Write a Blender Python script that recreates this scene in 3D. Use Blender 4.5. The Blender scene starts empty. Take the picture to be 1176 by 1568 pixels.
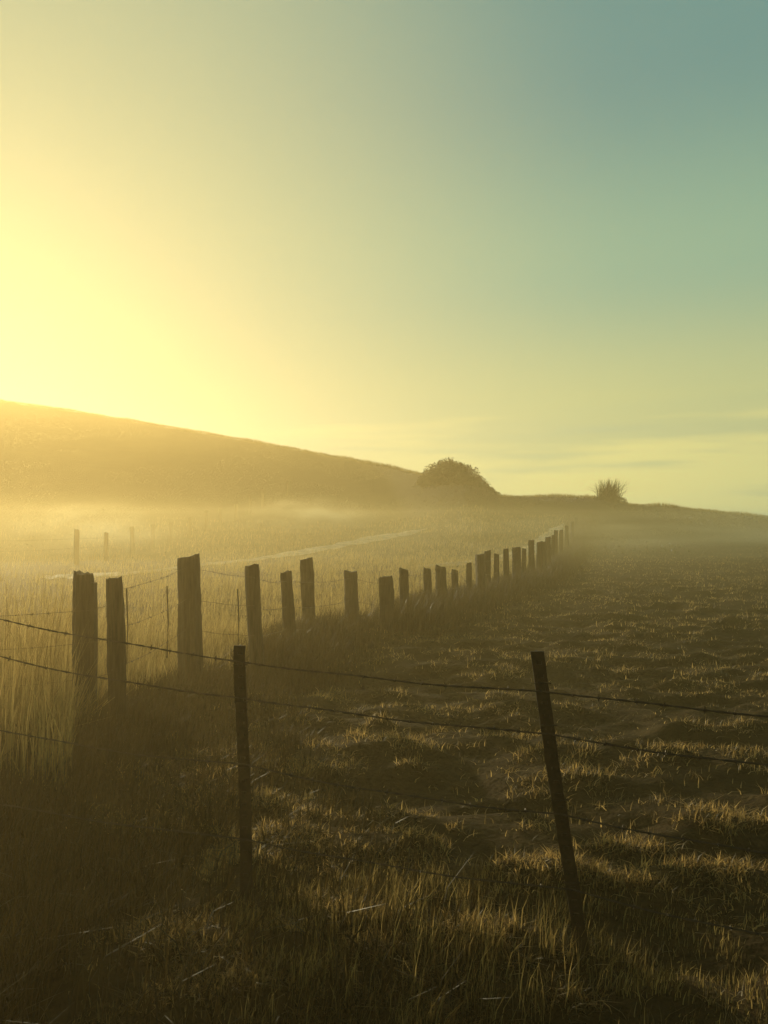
import bpy, math, numpy as np
from mathutils import Vector
rng=np.random.default_rng(7)
scene=bpy.context.scene
EYE=1.8
# ---------------------------------------------------------------- noise
def _hash(ix,iy,seed):
    n=(ix.astype(np.int64)*374761393+iy.astype(np.int64)*668265263+seed*1442695041)&0x7fffffff
    n=((n^(n>>13))*1274126177)&0x7fffffff
    return ((n^(n>>16))&0xffff)/65535.0
def vnoise(x,y,seed=0):
    ix=np.floor(x);iy=np.floor(y);fx=x-ix;fy=y-iy
    fx=fx*fx*(3-2*fx);fy=fy*fy*(3-2*fy)
    a=_hash(ix,iy,seed);b=_hash(ix+1,iy,seed);c=_hash(ix,iy+1,seed);d=_hash(ix+1,iy+1,seed)
    return (a*(1-fx)+b*fx)*(1-fy)+(c*(1-fx)+d*fx)*fy
def fbm(x,y,o=3,seed=0):
    s=0;a=.5;t=0
    for i in range(o):
        s=s+a*vnoise(x*2**i+17.3*i,y*2**i-9.1*i,seed+i);t+=a;a*=.5
    return s/t
def sstep(a,b,v):
    t=np.clip((v-a)/(b-a),0,1);return t*t*(3-2*t)
# ---------------------------------------------------------------- old fence posts: x,y,top z,width,lean x
POSTS=[(-2.53,6.56,1.37,.17,-.02),(-2.24,6.45,1.34,.145,.0),(-2.00,8.05,1.45,.235,-.02),(-1.38,8.7,1.32,.165,-.09),
(-1.20,10.1,1.16,.165,-.07),(-1.10,11.5,1.26,.20,-.05),(-.50,12.2,1.03,.225,-.03),(.04,12.2,.945,.22,-.03),
(.35,12.9,1.03,.15,-.03),(.83,14.7,.93,.15,-.02),(1.13,15.2,.94,.22,-.01),(1.53,16.7,.78,.14,-.01),(1.92,17.2,.90,.13,-.04),
(2.18,17.5,1.08,.20,-.02),(2.57,19,1.10,.15,-.03),(2.81,19.2,1.02,.13,-.01),(3.14,19.8,1.13,.15,-.03),(3.68,21.3,1.12,.25,-.03),
(4.08,22.5,1.04,.13,0),(4.54,23.7,1.26,.18,-.02),(4.92,24.4,1.19,.20,-.02),(5.4,26.3,1.15,.17,.0),(6.04,28.4,1.27,.20,-.02),(6.8,31.2,1.3,.16,.02),
(7.55,34,1.46,.19,.0),(8.7,38,1.44,.18,.0),(9.9,42,1.62,.2,.01),(11.7,48,1.85,.2,0),(13.3,53.5,2.15,.2,0)]
FY=np.array([-60,0,3]+[p[1] for p in POSTS]+[90]);FX=np.array([-7,-3.6,-3.0]+[p[0] for p in POSTS]+[26.])
o=np.argsort(FY);FY=FY[o];FX=FX[o]
def fence_x(y): return np.interp(y,FY,FX)
# ---------------------------------------------------------------- terrain
RT=np.array([-2.0,-1.0,-.496,-.395,-.285,-.159,-.057,.010,.044,.07,.105,.130,.142,.150,.20,.263,.314,.39,.496,.8,2.0])
RE=np.array([.30,.215,.158,.1435,.125,.103,.0845,.071,.0625,.055,.050,.045,.039,.032,.0318,.031,.023,.0165,.005,.002,.002])
RY=np.array([150,140,128,125,120,115,110,100,92,84,80,80,80,80,80,80,80,80,80,80,80.])
def height(x,y):
    x=np.asarray(x,float);y=np.asarray(y,float)
    yy=np.maximum(y,1.);t=np.clip(x/yy,-2,2)
    e=np.interp(t,RT,RE);R=np.interp(t,RT,RY)
    Z=EYE+e*R
    u=np.clip((y-38)/(R-38),0,1)
    k=1-sstep(-.05,.12,t)
    s=(1-k)*u*u*(3-2*u)+k*u**1.55
    h=Z*s
    h=np.where(y>R,Z-(y-R)*.13,h)
    h=np.maximum(h,np.where(y>R,-6,-50))
    h=h+(fbm(x*.12,y*.12,3,5)-.5)*.25*sstep(8,40,np.hypot(x,y))*np.where(y>R*.9,.6,1)
    side=sstep(-.2,.8,x-fence_x(y))
    near=1-sstep(14,45,np.hypot(x,y))
    b=(fbm(x*1.5,y*2.8,2,11)-.5)*.24*side+(fbm(x*5,y*7,2,21)-.5)*.08
    b=b+(fbm(x*.5,y*.6,2,31)-.5)*.12
    h=h+b*near
    h=h+.07*np.exp(-((x-fence_x(y))/.7)**2)*(1-sstep(40,60,y))*(y>3)
    return h
def axis(lo,hi,c0,c1,base,g):
    v=[c0];
    while v[-1]<c1: v.append(v[-1]+base)
    while v[-1]<hi: v.append(v[-1]+base+g*(v[-1]-c1))
    w=[c0]
    while w[-1]>lo: w.append(w[-1]-base-g*(c0-w[-1]))
    return np.array(sorted(set(w[1:]+v)))
def mesh_np(name,V,T,n=3,mats=(),cols=None,smooth=False):
    me=bpy.data.meshes.new(name)
    me.vertices.add(len(V));me.vertices.foreach_set("co",np.asarray(V,np.float32).ravel())
    T=np.asarray(T,np.int32)
    me.loops.add(T.size);me.loops.foreach_set("vertex_index",T.ravel())
    me.polygons.add(len(T));me.polygons.foreach_set("loop_start",np.arange(len(T),dtype=np.int32)*n)
    me.update(calc_edges=True)
    if smooth: me.polygons.foreach_set("use_smooth",np.ones(len(T),bool))
    if cols is not None:
        a=me.attributes.new("tint",'FLOAT','POINT');a.data.foreach_set("value",cols.astype(np.float32))
    for m in mats: me.materials.append(m)
    ob=bpy.data.objects.new(name,me);scene.collection.objects.link(ob)
    return ob
# ---------------------------------------------------------------- materials
def newmat(name):
    m=bpy.data.materials.new(name);m.use_nodes=True;nt=m.node_tree;nt.nodes.clear();return m,nt
def N(nt,t,**k):
    n=nt.nodes.new(t)
    for a,b in k.items():
        if a in n.inputs: n.inputs[a].default_value=b
        else: setattr(n,a,b)
    return n
def grass_mat(name,c1,c2,trans=.5,tc=1.3):
    m,nt=newmat(name);L=nt.links.new
    at=N(nt,'ShaderNodeAttribute',attribute_name="tint")
    r=N(nt,'ShaderNodeValToRGB');r.color_ramp.elements[0].color=(*c1,1);r.color_ramp.elements[1].color=(*c2,1)
    L(at.outputs['Fac'],r.inputs[0])
    d=N(nt,'ShaderNodeBsdfPrincipled');d.inputs['Roughness'].default_value=.5;d.inputs['Specular IOR Level'].default_value=.35
    L(r.outputs[0],d.inputs['Base Color'])
    tr=N(nt,'ShaderNodeBsdfTranslucent')
    mu=N(nt,'ShaderNodeVectorMath',operation='SCALE');mu.inputs['Scale'].default_value=tc
    L(r.outputs[0],mu.inputs[0]);L(mu.outputs[0],tr.inputs['Color'])
    mx=N(nt,'ShaderNodeMixShader');mx.inputs[0].default_value=trans
    L(d.outputs[0],mx.inputs[1]);L(tr.outputs[0],mx.inputs[2])
    out=N(nt,'ShaderNodeOutputMaterial');L(mx.outputs[0],out.inputs[0]);return m
def ground_mat():
    m,nt=newmat("field_soil_and_stubble");L=nt.links.new
    g=N(nt,'ShaderNodeNewGeometry')
    n1=N(nt,'ShaderNodeTexNoise',Scale=.35,Detail=6.);n2=N(nt,'ShaderNodeTexNoise',Scale=9.,Detail=8.)
    mp=N(nt,'ShaderNodeMapping');mp.inputs['Scale'].default_value=(1,1.8,1)
    L(g.outputs['Position'],mp.inputs[0]);L(mp.outputs[0],n1.inputs['Vector']);L(mp.outputs[0],n2.inputs['Vector'])
    r1=N(nt,'ShaderNodeValToRGB');e=r1.color_ramp.elements
    e[0].position=.35;e[0].color=(.020,.010,.003,1);e[1].position=.7;e[1].color=(.078,.045,.014,1)
    L(n2.outputs[0],r1.inputs[0])
    r2=N(nt,'ShaderNodeValToRGB');e=r2.color_ramp.elements
    e[0].position=.3;e[0].color=(.030,.018,.006,1);e[1].position=.7;e[1].color=(.092,.055,.018,1)
    L(n1.outputs[0],r2.inputs[0])
    mx=N(nt,'ShaderNodeMix',data_type='RGBA');mx.inputs[0].default_value=.45
    L(r1.outputs[0],mx.inputs[6]);L(r2.outputs[0],mx.inputs[7])
    b=N(nt,'ShaderNodeBsdfPrincipled');b.inputs['Roughness'].default_value=.95;b.inputs['Specular IOR Level'].default_value=.1
    L(mx.outputs[2],b.inputs['Base Color'])
    n3=N(nt,'ShaderNodeTexNoise',Scale=30.,Detail=6.);L(g.outputs['Position'],n3.inputs['Vector'])
    bu=N(nt,'ShaderNodeBump');bu.inputs['Strength'].default_value=.9;bu.inputs['Distance'].default_value=.03
    L(n3.outputs[0],bu.inputs['Height']);L(bu.outputs[0],b.inputs['Normal'])
    out=N(nt,'ShaderNodeOutputMaterial');L(b.outputs[0],out.inputs[0]);return m
def wood_mat():
    m,nt=newmat("weathered_wood");L=nt.links.new
    tc=N(nt,'ShaderNodeTexCoord');mp=N(nt,'ShaderNodeMapping');mp.inputs['Scale'].default_value=(1,1,.09)
    L(tc.outputs['Object'],mp.inputs[0])
    n=N(nt,'ShaderNodeTexNoise',Scale=55.,Detail=6.);L(mp.outputs[0],n.inputs['Vector'])
    n2=N(nt,'ShaderNodeTexNoise',Scale=3.,Detail=4.);L(tc.outputs['Object'],n2.inputs['Vector'])
    r=N(nt,'ShaderNodeValToRGB');e=r.color_ramp.elements
    e[0].position=.35;e[0].color=(.02,.013,.006,1);e[1].position=.68;e[1].color=(.10,.07,.036,1)
    L(n.outputs[0],r.inputs[0])
    mx=N(nt,'ShaderNodeMix',data_type='RGBA',blend_type='MULTIPLY');mx.inputs[0].default_value=.7
    L(r.outputs[0],mx.inputs[6]);L(n2.outputs[0],mx.inputs[7])
    b=N(nt,'ShaderNodeBsdfPrincipled');b.inputs['Roughness'].default_value=.9
    L(mx.outputs[2],b.inputs['Base Color'])
    bu=N(nt,'ShaderNodeBump');bu.inputs['Strength'].default_value=.9;bu.inputs['Distance'].default_value=.01
    L(n.outputs[0],bu.inputs['Height']);L(bu.outputs[0],b.inputs['Normal'])
    out=N(nt,'ShaderNodeOutputMaterial');L(b.outputs[0],out.inputs[0]);return m
def metal_mat(name,col,rough,metal):
    m,nt=newmat(name);L=nt.links.new
    g=N(nt,'ShaderNodeNewGeometry');n=N(nt,'ShaderNodeTexNoise',Scale=40.,Detail=5.);L(g.outputs['Position'],n.inputs['Vector'])
    r=N(nt,'ShaderNodeValToRGB');e=r.color_ramp.elements
    e[0].position=.35;e[0].color=(*[c*.5 for c in col],1);e[1].position=.65;e[1].color=(*col,1)
    L(n.outputs[0],r.inputs[0])
    b=N(nt,'ShaderNodeBsdfPrincipled');b.inputs['Roughness'].default_value=rough;b.inputs['Metallic'].default_value=metal
    L(r.outputs[0],b.inputs['Base Color'])
    out=N(nt,'ShaderNodeOutputMaterial');L(b.outputs[0],out.inputs[0]);return m
M_ground=ground_mat();M_wood=wood_mat()
M_rust=metal_mat("rusty_steel",(.06,.035,.018),.75,.2)
M_wire=metal_mat("rusty_wire",(.09,.055,.03),.5,.5)
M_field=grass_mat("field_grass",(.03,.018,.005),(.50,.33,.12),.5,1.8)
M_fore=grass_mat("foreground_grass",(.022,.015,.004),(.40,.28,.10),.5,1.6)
M_dry=grass_mat("dry_grass",(.14,.09,.028),(.50,.36,.14),.55)
M_shade=grass_mat("shaded_weed_grass",(.015,.012,.004),(.080,.050,.015),.3)  # colour darkened to carry shade at lower left and along the fence
M_hill=grass_mat("hill_grass",(.03,.022,.008),(.07,.05,.018),.15)
M_leaf=grass_mat("shrub_leaf",(.03,.03,.010),(.09,.07,.025),.3)
# ---------------------------------------------------------------- ground
xs=axis(-1500,1500,-5,7,.065,.03);ys=axis(-200,2500,2.2,11,.055,.016)
X,Y=np.meshgrid(xs,ys);Z=height(X,Y)
V=np.stack([X.ravel(),Y.ravel(),Z.ravel()],1)
nx=len(xs);ny=len(ys)
i=np.arange(ny-1)[:,None]*nx+np.arange(nx-1)[None,:];i=i.ravel()
mesh_np("ground",V,np.stack([i,i+1,i+nx+1,i+nx],1),4,[M_ground],smooth=True)
# ---------------------------------------------------------------- blades
def blades(name,x,y,H,W,mat,lean=.35,tint=None,wind=(0.1,0),z=None,curve=1.0):
    n=len(x)
    z=height(x,y)-.01 if z is None else z
    a=rng.uniform(0,2*np.pi,n);f=rng.uniform(0,2*np.pi,n)
    l=np.minimum(np.abs(rng.normal(0,lean,n)),1.7)
    dx=np.cos(a)*l+wind[0];dy=np.sin(a)*l+wind[1]
    wx=np.cos(f)*W*.5;wy=np.sin(f)*W*.5
    P=np.stack([x,y,z],1)
    def pt(t,wf,s):
        k=t**(1+curve)
        up=t*(1-.25*np.minimum(l,1.5)*t)
        return P+np.stack([dx*H*k+s*wx*wf,dy*H*k+s*wy*wf,H*up],1)
    V=np.stack([pt(0,1,-1),pt(0,1,1),pt(.5,.8,-1),pt(.5,.8,1),pt(1,0,0)],1).reshape(-1,3)
    b=(np.arange(n)*5)[:,None]
    T=np.concatenate([b+np.array([[0,1,3]]),b+np.array([[0,3,2]]),b+np.array([[2,3,4]])],1).reshape(-1,3)
    t=rng.uniform(0,1,n) if tint is None else tint
    return mesh_np(name,V,T,3,[mat],np.repeat(t,5))
def ysamp(n,a,b):
    u=rng.uniform(0,1,n);return a*(b/a)**u
# short matted stubble, right of the fence: grows on the crests of the clods
n=400000
y=ysamp(n,2.4,75);x=rng.uniform(-.35,.62,n)*y*1.05+rng.uniform(-.3,.3,n)
c=fbm(x*1.5,y*2.8,2,11);c2=fbm(x*4.5,y*8,3,77);c3=fbm(x*.5,y*.9,2,90)
k=(x>fence_x(y)+.2)&(rng.uniform(0,1,n)<sstep(.36,.6,c)*sstep(.44,.6,c2)*.9+.03)
x=x[k];y=y[k];c2=c2[k];c3=c3[k]
sc=1+y*.03
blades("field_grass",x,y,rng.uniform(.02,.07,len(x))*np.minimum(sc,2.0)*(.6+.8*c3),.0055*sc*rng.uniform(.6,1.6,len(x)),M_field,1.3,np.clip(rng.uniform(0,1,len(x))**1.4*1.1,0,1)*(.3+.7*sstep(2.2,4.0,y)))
# taller foreground grass, in clumps
n=15000
K=480
cx=rng.uniform(-.9,1.9,K);cy=ysamp(K,1.9,3.9);q=rng.integers(0,K,n)
x=cx[q]+rng.normal(0,.035,n);y=cy[q]+rng.normal(0,.035,n)
pk=(.3+1.0*np.exp(-((x/np.maximum(y,1)-.08)/.22)**2))
hh=rng.uniform(.08,.40,n)*(.5+.8*fbm(x*1.2,y*1.2,2,3))*np.clip(1.6-.32*y,.25,1)*pk
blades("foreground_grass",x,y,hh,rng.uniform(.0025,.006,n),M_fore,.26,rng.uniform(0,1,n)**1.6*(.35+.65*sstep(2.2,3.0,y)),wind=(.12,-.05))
# weeds lower left, the shade there put into their dark colour
n=70000
y=ysamp(n,2.2,9);x=rng.uniform(-1,1,n)*2.2-.27*y-1.0
k=(x<fence_x(y)+1.7)|(rng.uniform(0,1,n)<.12)
x=x[k];y=y[k];n=len(x)
blades("weeds",x,y,rng.uniform(.06,.30,n)*(.4+fbm(x*1.5,y*1.5,2,9))*np.where(y>4.5,.7,1),rng.uniform(.005,.012,n),M_shade,.5)
# verge along the old fence
n=90000
y=ysamp(n,4,60);off=rng.normal(0,1,n)*(.36+.010*y);x=fence_x(y)+off
hh=rng.uniform(.15,.6,n)*(.5+.7*fbm(x*2,y*1.2,2,13))*np.exp(-(off/1.1)**2)*np.where(y<9,.62,1)
tt=np.where(off<0.05,rng.uniform(.3,1,n),rng.uniform(0,.45,n))  # shade put into the tint: sunward side lighter, shadow side darker
blades("fence_verge_grass",x,y,hh,rng.uniform(.006,.012,n)*(1+y*.03),M_shade,.35,tt)
# dry tall grass left of the fence
n=100000
y=ysamp(n,5.5,60);x=fence_x(y)-.12-np.abs(rng.normal(0,1,n))*(1.3+.33*y)
cl=fbm(x*.8,y*.8,3,15);k=rng.uniform(0,1,n)<sstep(.25,.6,cl)+.15;x=x[k];y=y[k];cl=cl[k];n=len(x)
hh=rng.uniform(.15,.6,n)*(.3+1.0*cl)*np.where(y<12,1.15,.7)
blades("dry_meadow_grass",x,y,hh,rng.uniform(.004,.009,n)*(1+y*.04),M_dry,.35)
# very tall stalks at the far left
n=2000
y=rng.uniform(4.8,7.6,n);x=-.425*y-rng.exponential(.55,n)+.3
k=(x<-2.0)&(x/y<-.402);x=x[k];y=y[k];n=len(x)
hh=rng.uniform(.4,1.3,n)*np.clip((-x-1.2)/1.6,.45,1.2);hh[:60]*=1.5
blades("tall_dry_stalks",x,y,hh,rng.uniform(.004,.010,n),M_dry,.17,wind=(.05,0))
# hillside tufts and ridge fringe
n=30000
t=rng.uniform(-.75,.62,n);R=np.interp(t,RT,RY);y=42+(R-42)*rng.uniform(0,1,n)**.8;x=t*y
k=(fbm(x*.12,y*.12,3,41)>.47);x=x[k];y=y[k];n=len(x)
blades("hill_grass",x,y,rng.uniform(.05,.16,n),rng.uniform(.05,.11,n),M_hill,.7)
n=26000
t=rng.uniform(-.7,.6,n);R=np.interp(t,RT,RY);y=R+rng.normal(-.2,.5,n);x=t*y
blades("ridge_grass",x,y,rng.uniform(.1,.5,n)*(.3+1.2*fbm(x*.35,y*0,3,51)),rng.uniform(.03,.07,n),M_dry,.3)
# ---------------------------------------------------------------- posts
def empty(name,loc=(0,0,0)):
    e=bpy.data.objects.new(name,None);e.location=loc;scene.collection.objects.link(e);return e
def wood_post(name,x,y,top,w,lean,parent,strip=False):
    zb=float(height(x,y));Hh=top-zb+.35
    ns,nl=14,22
    ph=rng.uniform(0,6.28);el=rng.uniform(.75,1.0)
    prof=[1+.10*math.cos(3*(2*math.pi*k/ns)+ph)+rng.uniform(-.09,.09) for k in range(ns)]
    tilt=rng.uniform(-.35,.35);bx=rng.uniform(-.02,.02)
    verts=[]
    for j in range(nl+1):
        t=j/nl
        cx=lean*t*(Hh-.35)*1.0+bx*math.sin(t*3.1)*1.0+rng.normal(0,.002);cy=.03*math.sin(t*2+ph)
        for k in range(ns):
            a=2*math.pi*k/ns
            r=w*.5*prof[k]*(1+rng.uniform(-.035,.035))*(1.06-.08*t+.04*math.sin(t*9+ph))
            zz=-.35+t*Hh
            if j==nl: zz+=math.cos(a)*tilt*w*.4+rng.uniform(-.012,.012);r*=.93
            verts.append((cx+math.cos(a)*r,cy+math.sin(a)*r*el,zz))
    faces=[(j*ns+k,j*ns+(k+1)%ns,(j+1)*ns+(k+1)%ns,(j+1)*ns+k) for j in range(nl) for k in range(ns)]
    c=len(verts);verts.append((lean*(Hh-.35),0,-.35+Hh-.012))
    faces+=[(nl*ns+k,nl*ns+(k+1)%ns,c) for k in range(ns)]
    if strip:
        b=len(verts);
        for j in range(9):
            t=j/8
            for (ux,uy) in ((w*.40,-.04),(w*.62,-.03),(w*.60,.05),(w*.40,.05)):
                verts.append((ux+rng.uniform(-.006,.006)+lean*t,uy,-.3+t*(Hh-.13)))
        for j in range(8):
            for k in range(4): faces.append((b+j*4+k,b+j*4+(k+1)%4,b+(j+1)*4+(k+1)%4,b+(j+1)*4+k))
        faces.append((b+32,b+33,b+34,b+35))
    me=bpy.data.meshes.new(name);me.from_pydata(verts,[],faces);me.materials.append(M_wood)
    ob=bpy.data.objects.new(name,me);ob.location=(x,y,zb);scene.collection.objects.link(ob);ob.parent=parent
    return ob
old=empty("wooden_post_fence")
for q,p in enumerate(POSTS):
    x,y,top,w,le=p
    wood_post("post_%d"%(q+1),x,y,top,w,le,old,strip=(q==0))
def tube(pts,r,V,F,ns=5):
    pts=[Vector(p) for p in pts];b=len(V)
    for i_,p in enumerate(pts):
        d=(pts[min(i_+1,len(pts)-1)]-pts[max(i_-1,0)]).normalized()
        u=d.cross(Vector((0,0,1)));
        if u.length<1e-3:u=Vector((1,0,0))
        u.normalize();v=d.cross(u)
        for k in range(ns):
            a=2*math.pi*k/ns;q=p+u*math.cos(a)*r+v*math.sin(a)*r;V.append(tuple(q))
    for i_ in range(len(pts)-1):
        for k in range(ns): F.append((b+i_*ns+k,b+i_*ns+(k+1)%ns,b+(i_+1)*ns+(k+1)%ns,b+(i_+1)*ns+k))
def barbed(name,supports,parent,sag=.03,r=.0016,barb=.13,two=True):
    V=[];F=[]
    for a,b in zip(supports[:-1],supports[1:]):
        a=Vector(a);b=Vector(b);L=(b-a).length;n=max(12,int(L/.02)) if two else max(8,int(L/.12))
        sg=sag*L/2*rng.uniform(.6,1.4);k1=rng.uniform(0,6);pts=[]
        for i_ in range(n+1):
            t=i_/n;p=a.lerp(b,t);p.z-=sg*4*t*(1-t);p.z+=.004*math.sin(t*11+k1)*4*t*(1-t);pts.append(p)
        if two:
            for s in (1,-1):
                tube([p+Vector((0,math.cos(i_*.9)*r*1.1*s,math.sin(i_*.9)*r*1.1*s)) for i_,p in enumerate(pts)],r,V,F,4)
        else: tube(pts,r,V,F,4)
        m=int(L/barb)
        for j in range(1,m):
            t=(j+rng.uniform(-.15,.15))/m;p=pts[int(t*n)]
            d=(b-a).normalized()
            for s in range(2):
                v=Vector((rng.normal(),rng.normal(),rng.normal()));v=(v-d*v.dot(d)*.8).normalized()*.014
                tube([p-v,p+v],r*.75,V,F,4)
            tube([p-d*.006,p+d*.006],r*2.4,V,F,5)
    me=bpy.data.meshes.new(name);me.from_pydata(V,[],F);me.materials.append(M_wire)
    ob=bpy.data.objects.new(name,me);scene.collection.objects.link(ob);ob.parent=parent
P=POSTS
for lv,(fr) in enumerate((.12,.42,.75)):
    sup=[]
    for q in [1,2,3,4,6,7,8,9,10,12,13,15,17,19,22,24,26,28]:
        x,y,top,w,le=P[q];sup.append((x+le*.8,y-w*.5-.004,top-fr*(1.0)+rng.uniform(-.03,.03)))
    barbed("wire_%d"%(lv+1),sup,old,.05,.002,.18,False)
    x,y,top,w,le=P[0]
    barbed("wire_left_%d"%(lv+1),[(-4.6,6.0,1.20-fr*.9),(x,y-.1,top-.2-fr*.9),(P[1][0],P[1][1]-.08,P[1][2]-.1-fr*.9)],old,.05,.002,.14,False)
V=[];F=[]
for (x,y,z0,z1) in ((-2.32,8.3,.35,1.12),(-2.72,8.2,.3,1.1),(-1.62,8.6,.4,1.06)):
    tube([(x,y,z0),(x+.01,y,(z0+z1)/2),(x-.005,y,z1)],.008,V,F,6)
me=bpy.data.meshes.new("stays");me.from_pydata(V,[],F);me.materials.append(M_wood);ob=bpy.data.objects.new("stays",me);scene.collection.objects.link(ob);ob.parent=old
# ---------------------------------------------------------------- near barbed wire fence with steel T posts
bw=empty("barbed_wire_fence")
def tpost(name,x,y,top,lean,parent,w=.046):
    zb=float(height(x,y))
    prof=[(-w/2,0),(w/2,0),(w/2,.006),(.004,.008),(.004,.034),(-.004,.034),(-.004,.008),(-w/2,.006)]
    V=[];F=[];nl=26;n=len(prof);z0=-.4;z1=top-zb
    for j in range(nl+1):
        t=j/nl;z=z0+(z1-z0)*t
        for (px,py) in prof:
            V.append((px*(1+rng.uniform(-.07,.07))+lean*(z)+.004*math.sin(z*5+x),py-lean*.1*z,z))
    for j in range(nl):
        for k in range(n): F.append((j*n+k,j*n+(k+1)%n,(j+1)*n+(k+1)%n,(j+1)*n+k))
    F.append(tuple(nl*n+k for k in range(n)))
    z=.12
    while z<z1-.03:
        b=len(V);cx=lean*z
        for dz in (-.006,.006):
            for (a,c) in ((-.012,-.001),(.012,-.001),(.009,-.012),(-.009,-.012)): V.append((cx+a,c-lean*.1*z,z+dz+(.003 if c<-.005 else 0)))
        F+= [(b,b+1,b+2,b+3),(b+4,b+7,b+6,b+5),(b,b+4,b+5,b+1),(b+1,b+5,b+6,b+2),(b+2,b+6,b+7,b+3),(b+3,b+7,b+4,b)]
        z+=.053
    for zc in (1.15,.98,.68,.35):
        zc=zc-zb
        if zc<z1: tube([(lean*zc-w*.62,-.006,zc),(lean*zc,-.016,zc+.004),(lean*zc+w*.62,-.006,zc),(lean*zc,.04,zc),(lean*zc-w*.62,-.006,zc)],.0022,V,F,4)
    me=bpy.data.meshes.new(name);me.from_pydata(V,[],F);me.materials.append(M_rust)
    ob=bpy.data.objects.new(name,me);ob.location=(x,y,zb);scene.collection.objects.link(ob);ob.parent=parent
tpost("steel_post_1",-.625,3.55,1.235,-.03,bw,.054)
tpost("steel_post_2",.80,3.14,1.275,-.145,bw,.054)
tpost("steel_post_3",2.05,2.45,1.25,.02,bw,.05)
tpost("steel_post_4",-2.35,4.05,1.45,.02,bw,.05)
tops=[(1.165,1.12,1.13),(1.0,.95,.96),(.70,.63,.66),(.36,.33,.36)]
for k,(a,b,c) in enumerate(tops):
    barbed("barbed_wire_%d"%(k+1),[(-2.33,4.04,[1.37,1.19,.8,.4][k]),(-.625-.03*a,3.54,a),(.80-.145*b,3.12,b),(2.05,2.44,c)],bw,[.02,.03,.03,.03][k],.0021,.115)
# ---------------------------------------------------------------- distant hill fence
hf=empty("hill_fence")
tw=[]
for q,(x,yy) in enumerate(((-15.5,26),(-14.9,29),(-13.1,33),(-13.1,36.5),(-13.0,40),(-12.85,43),(-12.7,46),(-12.45,49.5),(-12.2,53),(-11.9,56.5),(-11.5,60),(-11.1,64),(-10.7,68),(-9.5,76))):
    zb=float(height(x,yy))
    wood_post("post_%d"%(q+1),x,yy,zb+rng.uniform(1.25,1.6),.14+.002*yy,rng.uniform(-.05,.05),hf);tw.append((x,yy,zb+1.1))
barbed("wire_1",tw,hf,.01,.004,5,False);barbed("wire_2",[(a,b,c-.4) for a,b,c in tw],hf,.01,.004,5,False)
# ---------------------------------------------------------------- tracks
m,nt=newmat("pale_dust_and_grass");b=N(nt,'ShaderNodeBsdfPrincipled');n_=N(nt,'ShaderNodeTexNoise',Scale=1.5,Detail=6.)
g_=N(nt,'ShaderNodeNewGeometry');nt.links.new(g_.outputs['Position'],n_.inputs['Vector'])
r=N(nt,'ShaderNodeValToRGB');r.color_ramp.elements[0].position=.35;r.color_ramp.elements[0].color=(.2,.145,.07,1);r.color_ramp.elements[1].position=.6;r.color_ramp.elements[1].color=(.5,.39,.21,1)
nt.links.new(n_.outputs[0],r.inputs[0]);nt.links.new(r.outputs[0],b.inputs['Base Color']);b.inputs['Roughness'].default_value=.6
out=N(nt,'ShaderNodeOutputMaterial');nt.links.new(b.outputs[0],out.inputs[0])
def track(pts,w0,w1,along_y):
    pa=np.array(pts,float);tt=np.linspace(0,len(pa)-1,240);cx=np.interp(tt,range(len(pa)),pa[:,0]);cy=np.interp(tt,range(len(pa)),pa[:,1])
    V=[];F=[]
    for i_ in range(len(cx)):
        wd=w0+w1*float(fbm(np.array([i_*.12]),np.array([3.3]),2,8));wd*=min(1,i_/20,(len(cx)-1-i_)/20)+.02
        for s in (-1,-.5,0,.5,1):
            xx=cx[i_]+(s*wd if not along_y else 0);yy=cy[i_]+(s*wd if along_y else 0)+rng.uniform(-.12,.12)
            V.append((xx,yy,float(height(xx,yy))+.07*(1-abs(s))+.015))
    for i_ in range(len(cx)-1):
        for k in range(4): F.append((i_*5+k,i_*5+k+1,(i_+1)*5+k+1,(i_+1)*5+k))
    me=bpy.data.meshes.new("dirt_and_grass_track");me.from_pydata(V,[],F);me.materials.append(m);ob=bpy.data.objects.new("dirt_and_grass_track",me);scene.collection.objects.link(ob)
track([(-11,25),(-9,27),(-7.6,34),(-5.6,41),(-3,46),(-.5,50),(3,53)],.5,2.2,True)
track([(1.2,31),(3.4,34),(5.6,38),(8.0,43),(10.6,49),(13,56)],.4,1.0,False)  # bright grass line by the fence, laid as a pale strip like the track
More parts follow.
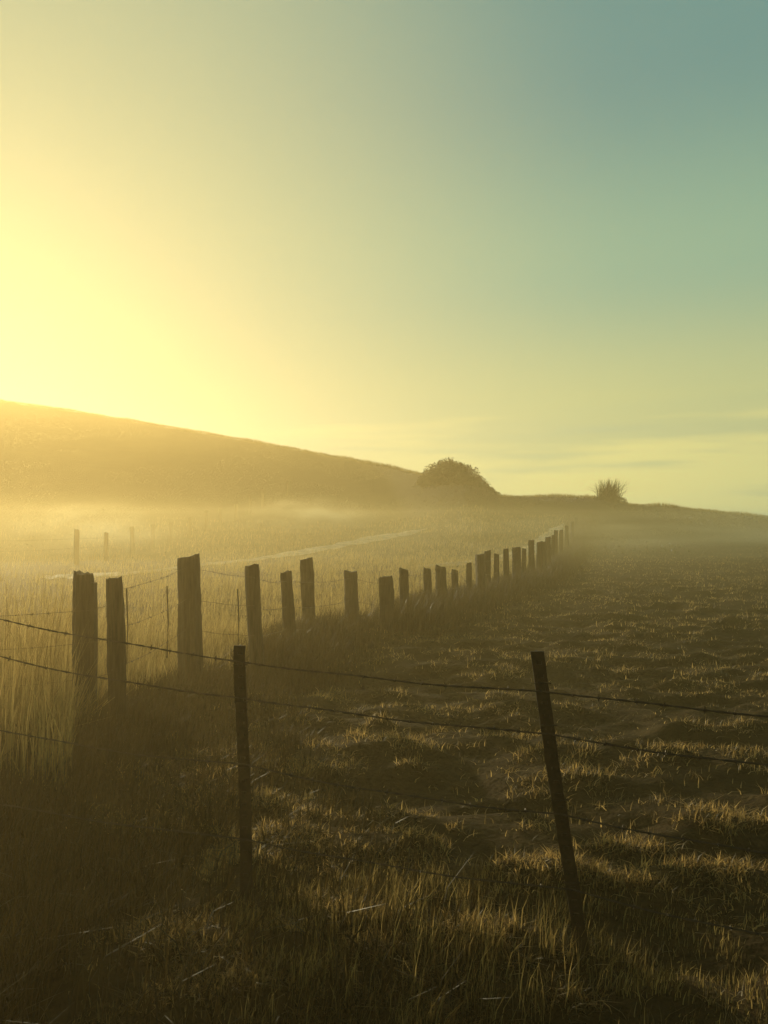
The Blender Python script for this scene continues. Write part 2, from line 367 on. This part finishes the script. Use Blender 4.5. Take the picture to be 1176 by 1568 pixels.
# ---------------------------------------------------------------- shrubs
def shrub(name,x,y,lobes,n,leaf,twigs,spikes=0,spl=1.):
    z0=float(height(x,y));root=empty(name,(x,y,z0))
    C=[];tot=sum(l[3]**2 for l in lobes)
    for (lx,ly,lz,r,zs) in lobes:
        m=int(n*r*r/tot)
        d=rng.normal(0,1,(m,3));d/=np.linalg.norm(d,axis=1)[:,None]
        rr=rng.uniform(.45,1,m)**.5*r*(.80+.40*fbm(d[:,0]*4+lx,d[:,2]*4+d[:,1]*2,3,61))
        C.append(np.array([lx,ly,lz])+d*rr[:,None]*np.array([1,1,zs]))
    C=np.concatenate(C);C=C[C[:,2]>height(C[:,0]+x,C[:,1]+y)-z0];m=len(C)
    a=rng.normal(0,1,(m,3));a/=np.linalg.norm(a,axis=1)[:,None];b=rng.normal(0,1,(m,3));b=np.cross(a,b);b/=np.linalg.norm(b,axis=1)[:,None]
    s=rng.uniform(.5,1.3,m)[:,None]*leaf
    V=np.stack([C-a*s*.5,C+b*s*.3,C+a*s*.5,C-b*s*.3],1).reshape(-1,3)
    T=(np.arange(m)*4)[:,None]+np.array([[0,1,2,3]])
    ob=mesh_np("foliage",V,T,4,[M_leaf],np.repeat(rng.uniform(0,1,m),4));ob.parent=root
    if spikes:
        px=rng.normal(0,.35,spikes);py=rng.normal(0,.3,spikes)
        ob=blades("shoots",px,py,rng.uniform(.6,1.1,spikes)*spl,rng.uniform(.04,.09,spikes),M_leaf,.75,z=np.zeros(spikes)+.1,curve=.3);ob.parent=root
    V=[];F=[]
    for k in range(twigs):
        l=lobes[rng.integers(0,len(lobes))]
        th=rng.uniform(0,6.28);ph=rng.uniform(0,1.1);d=Vector((math.cos(th)*math.sin(ph),math.sin(th)*math.sin(ph),math.cos(ph)))
        c=Vector(l[:3]);base=Vector((rng.uniform(-.3,.3),rng.uniform(-.3,.3),0))
        e=c+Vector((d.x*l[3],d.y*l[3],d.z*l[3]*l[4]))*rng.uniform(.95,1.15)
        mid=base.lerp(e,.5)+Vector((0,0,.1));tube([base,mid,e],.016,V,F,4)
    me=bpy.data.meshes.new("branches");me.from_pydata(V,[],F);me.materials.append(M_wood);ob=bpy.data.objects.new("branches",me);scene.collection.objects.link(ob);ob.parent=root
    return root
shrub("large_shrub",6.2,76,[(-.1,0,.0,2.6,.9),(-1.1,.3,-.2,1.9,.9),(-1.9,.3,-.7,1.5,.9),(1.2,0,-.1,2.3,.9),(2.6,.2,-1.1,2.0,.9),(.4,-.5,.3,2.1,.9),(3.7,0,-1.9,1.8,.9),(1.5,-1,-2,2.2,.8),(-1,-1.5,-1.5,2,.9)],38000,.2,90)
shrub("small_shrub",22.0,76,[(0,0,.1,1.2,.75),(-.8,0,-.1,.8,.8),(1.0,0,-.1,.9,.7)],3500,.15,25,340,2.3)
# ---------------------------------------------------------------- mist (real scattering volumes)
def hazebox(name,dens,top):
    m,nt=newmat(name+"_volume")
    s=N(nt,'ShaderNodeVolumeScatter');s.inputs['Color'].default_value=(1,.74,.32,1);s.inputs['Density'].default_value=dens;s.inputs['Anisotropy'].default_value=.57
    out=N(nt,'ShaderNodeOutputMaterial');nt.links.new(s.outputs[0],out.inputs['Volume'])
    q=.5 if name!="haze" else 0
    lo=(-260+q,-50+q,-8+q);hi=(260-q,170-q,top)
    v=[(x,y,z) for z in (lo[2],hi[2]) for (x,y) in ((lo[0],lo[1]),(hi[0],lo[1]),(hi[0],hi[1]),(lo[0],hi[1]))]
    me=bpy.data.meshes.new(name);me.from_pydata(v,[],[(3,2,1,0),(4,5,6,7),(0,1,5,4),(1,2,6,5),(2,3,7,6),(3,0,4,7)])
    me.materials.append(m);scene.collection.objects.link(bpy.data.objects.new(name,me))
hazebox("haze",.0046,22)
hazebox("ground_mist",.0085,2.7)
def mistmat(dens,scale,col):
    m,nt=newmat("drifting_mist_volume");L=nt.links.new
    tc=N(nt,'ShaderNodeTexCoord');ln=N(nt,'ShaderNodeVectorMath',operation='LENGTH');L(tc.outputs['Object'],ln.inputs[0])
    f=N(nt,'ShaderNodeMapRange',interpolation_type='SMOOTHSTEP');f.inputs['From Min'].default_value=1.;f.inputs['From Max'].default_value=.15;L(ln.outputs['Value'],f.inputs[0])
    no=N(nt,'ShaderNodeTexNoise',Scale=scale,Detail=3.);L(tc.outputs['Object'],no.inputs['Vector'])
    nr=N(nt,'ShaderNodeMapRange');nr.inputs['From Min'].default_value=.35;nr.inputs['From Max'].default_value=.65;L(no.outputs[0],nr.inputs[0])
    mu=N(nt,'ShaderNodeMath',operation='MULTIPLY');L(f.outputs[0],mu.inputs[0]);L(nr.outputs[0],mu.inputs[1])
    m2=N(nt,'ShaderNodeMath',operation='MULTIPLY');L(mu.outputs[0],m2.inputs[0]);m2.inputs[1].default_value=dens
    s=N(nt,'ShaderNodeVolumeScatter');s.inputs['Color'].default_value=(*col,1);s.inputs['Anisotropy'].default_value=.5;L(m2.outputs[0],s.inputs['Density'])
    out=N(nt,'ShaderNodeOutputMaterial');L(s.outputs[0],out.inputs['Volume']);return m
def bank(x,y,rx,ry,rz,dens,dz=0,scale=2.5):
    bpy.ops.mesh.primitive_uv_sphere_add(segments=24,ring_count=12);ob=bpy.context.object;ob.name="mist_bank";ob.data.name="mist_bank"
    ob.location=(x,y,float(height(x,y))+dz);ob.scale=(rx,ry,rz);ob.data.materials.append(mistmat(dens,scale,(1,.78,.38)))
bank(-15.5,41,6,6,2.8,.13,.7,3.2)
bank(-6,56,7,5,2.2,.16,.7,3.5)
bank(18,50,22,24,2.0,.05,.2)
# ---------------------------------------------------------------- light
AZ=math.radians(31);EL=math.radians(12)
S=Vector((-math.sin(AZ)*math.cos(EL),math.cos(AZ)*math.cos(EL),math.sin(EL)))
sd=bpy.data.lights.new("sun",'SUN');sd.energy=5;sd.angle=math.radians(.5);sd.color=(1,.75,.37)
so=bpy.data.objects.new("sun",sd);so.rotation_euler=S.to_track_quat('Z','Y').to_euler();so.location=(-40,60,30);scene.collection.objects.link(so)
w=bpy.data.worlds.new("World");scene.world=w;w.use_nodes=True;nt=w.node_tree;nt.nodes.clear();L=nt.links.new
sky=N(nt,'ShaderNodeTexSky');sky.sky_type='NISHITA';sky.sun_disc=False;sky.sun_elevation=EL;sky.sun_rotation=-AZ;sky.dust_density=3
nm=N(nt,'ShaderNodeMix',data_type='RGBA',blend_type='MULTIPLY');nm.inputs[0].default_value=1;nm.inputs[7].default_value=(1,.86,.5,1)
L(sky.outputs[0],nm.inputs[6])
tc=N(nt,'ShaderNodeTexCoord');sp=N(nt,'ShaderNodeSeparateXYZ');L(tc.outputs['Generated'],sp.inputs[0])
r=N(nt,'ShaderNodeValToRGB');cr=r.color_ramp;cr.interpolation='EASE'
stops=[(0,(1.05,.82,.24)),(.05,(1.02,.82,.25)),(.13,(.58,.59,.24)),(.30,(.25,.43,.28)),(.50,(.12,.28,.255)),(1,(.05,.15,.18))]
cr.elements[0].position=0;cr.elements[0].color=(*stops[0][1],1);cr.elements[1].position=1;cr.elements[1].color=(*stops[-1][1],1)
for p_,c_ in stops[1:-1]:
    e=cr.elements.new(p_);e.color=(*c_,1)
mp=N(nt,'ShaderNodeMapping');mp.inputs['Scale'].default_value=(1.6,1.6,20);mp.inputs['Rotation'].default_value=(0,math.radians(2),0);mp.inputs['Location'].default_value=(3.1,.4,1.7)
L(tc.outputs['Generated'],mp.inputs[0]);cn=N(nt,'ShaderNodeTexNoise',Scale=1.6,Detail=4.);L(mp.outputs[0],cn.inputs['Vector'])
m1=N(nt,'ShaderNodeMath',operation='SUBTRACT');L(cn.outputs[0],m1.inputs[0]);m1.inputs[1].default_value=.5
band=N(nt,'ShaderNodeMapRange',interpolation_type='SMOOTHSTEP');band.inputs['From Min'].default_value=.18;band.inputs['From Max'].default_value=.11;L(sp.outputs[2],band.inputs[0])
m2=N(nt,'ShaderNodeMath',operation='MULTIPLY');L(m1.outputs[0],m2.inputs[0]);L(band.outputs[0],m2.inputs[1])
m3=N(nt,'ShaderNodeMath',operation='MULTIPLY_ADD');L(m2.outputs[0],m3.inputs[0]);m3.inputs[1].default_value=-.40;L(sp.outputs[2],m3.inputs[2])
L(m3.outputs[0],r.inputs[0])
dt=N(nt,'ShaderNodeVectorMath',operation='DOT_PRODUCT');L(tc.outputs['Generated'],dt.inputs[0]);dt.inputs[1].default_value=S
gr=N(nt,'ShaderNodeMapRange',interpolation_type='SMOOTHSTEP');gr.inputs['From Min'].default_value=.66;gr.inputs['From Max'].default_value=1.06;L(dt.outputs['Value'],gr.inputs[0])
gm=N(nt,'ShaderNodeMix',data_type='RGBA');L(gr.outputs[0],gm.inputs[0]);L(r.outputs[0],gm.inputs[6]);gm.inputs[7].default_value=(.48,.52,.28,1)
# the half of the sky away from the sun is dimmer
an=N(nt,'ShaderNodeMapRange',interpolation_type='SMOOTHSTEP');an.inputs['From Min'].default_value=-.4;an.inputs['From Max'].default_value=.45;an.inputs['To Min'].default_value=.3;L(dt.outputs['Value'],an.inputs[0])
b1=N(nt,'ShaderNodeBackground');L(an.outputs[0],b1.inputs['Strength']);L(gm.outputs[2],b1.inputs['Color'])
b2=N(nt,'ShaderNodeBackground');b2.inputs['Strength'].default_value=.006;L(nm.outputs[2],b2.inputs['Color'])
ad=N(nt,'ShaderNodeAddShader');L(b1.outputs[0],ad.inputs[0]);L(b2.outputs[0],ad.inputs[1])
out=N(nt,'ShaderNodeOutputWorld');L(ad.outputs[0],out.inputs[0])
# ---------------------------------------------------------------- camera
cam=bpy.data.cameras.new("camera");co=bpy.data.objects.new("camera",cam);scene.collection.objects.link(co)
cam.sensor_fit='VERTICAL';cam.sensor_height=36;cam.lens=1185/1568*36
co.location=(0,0,EYE);co.rotation_euler=(math.radians(90)+math.atan(16/1185),0,0)
cam.clip_start=.05;cam.clip_end=5000
scene.camera=co
scene.view_settings.view_transform='Standard';scene.view_settings.look='None';scene.view_settings.exposure=0
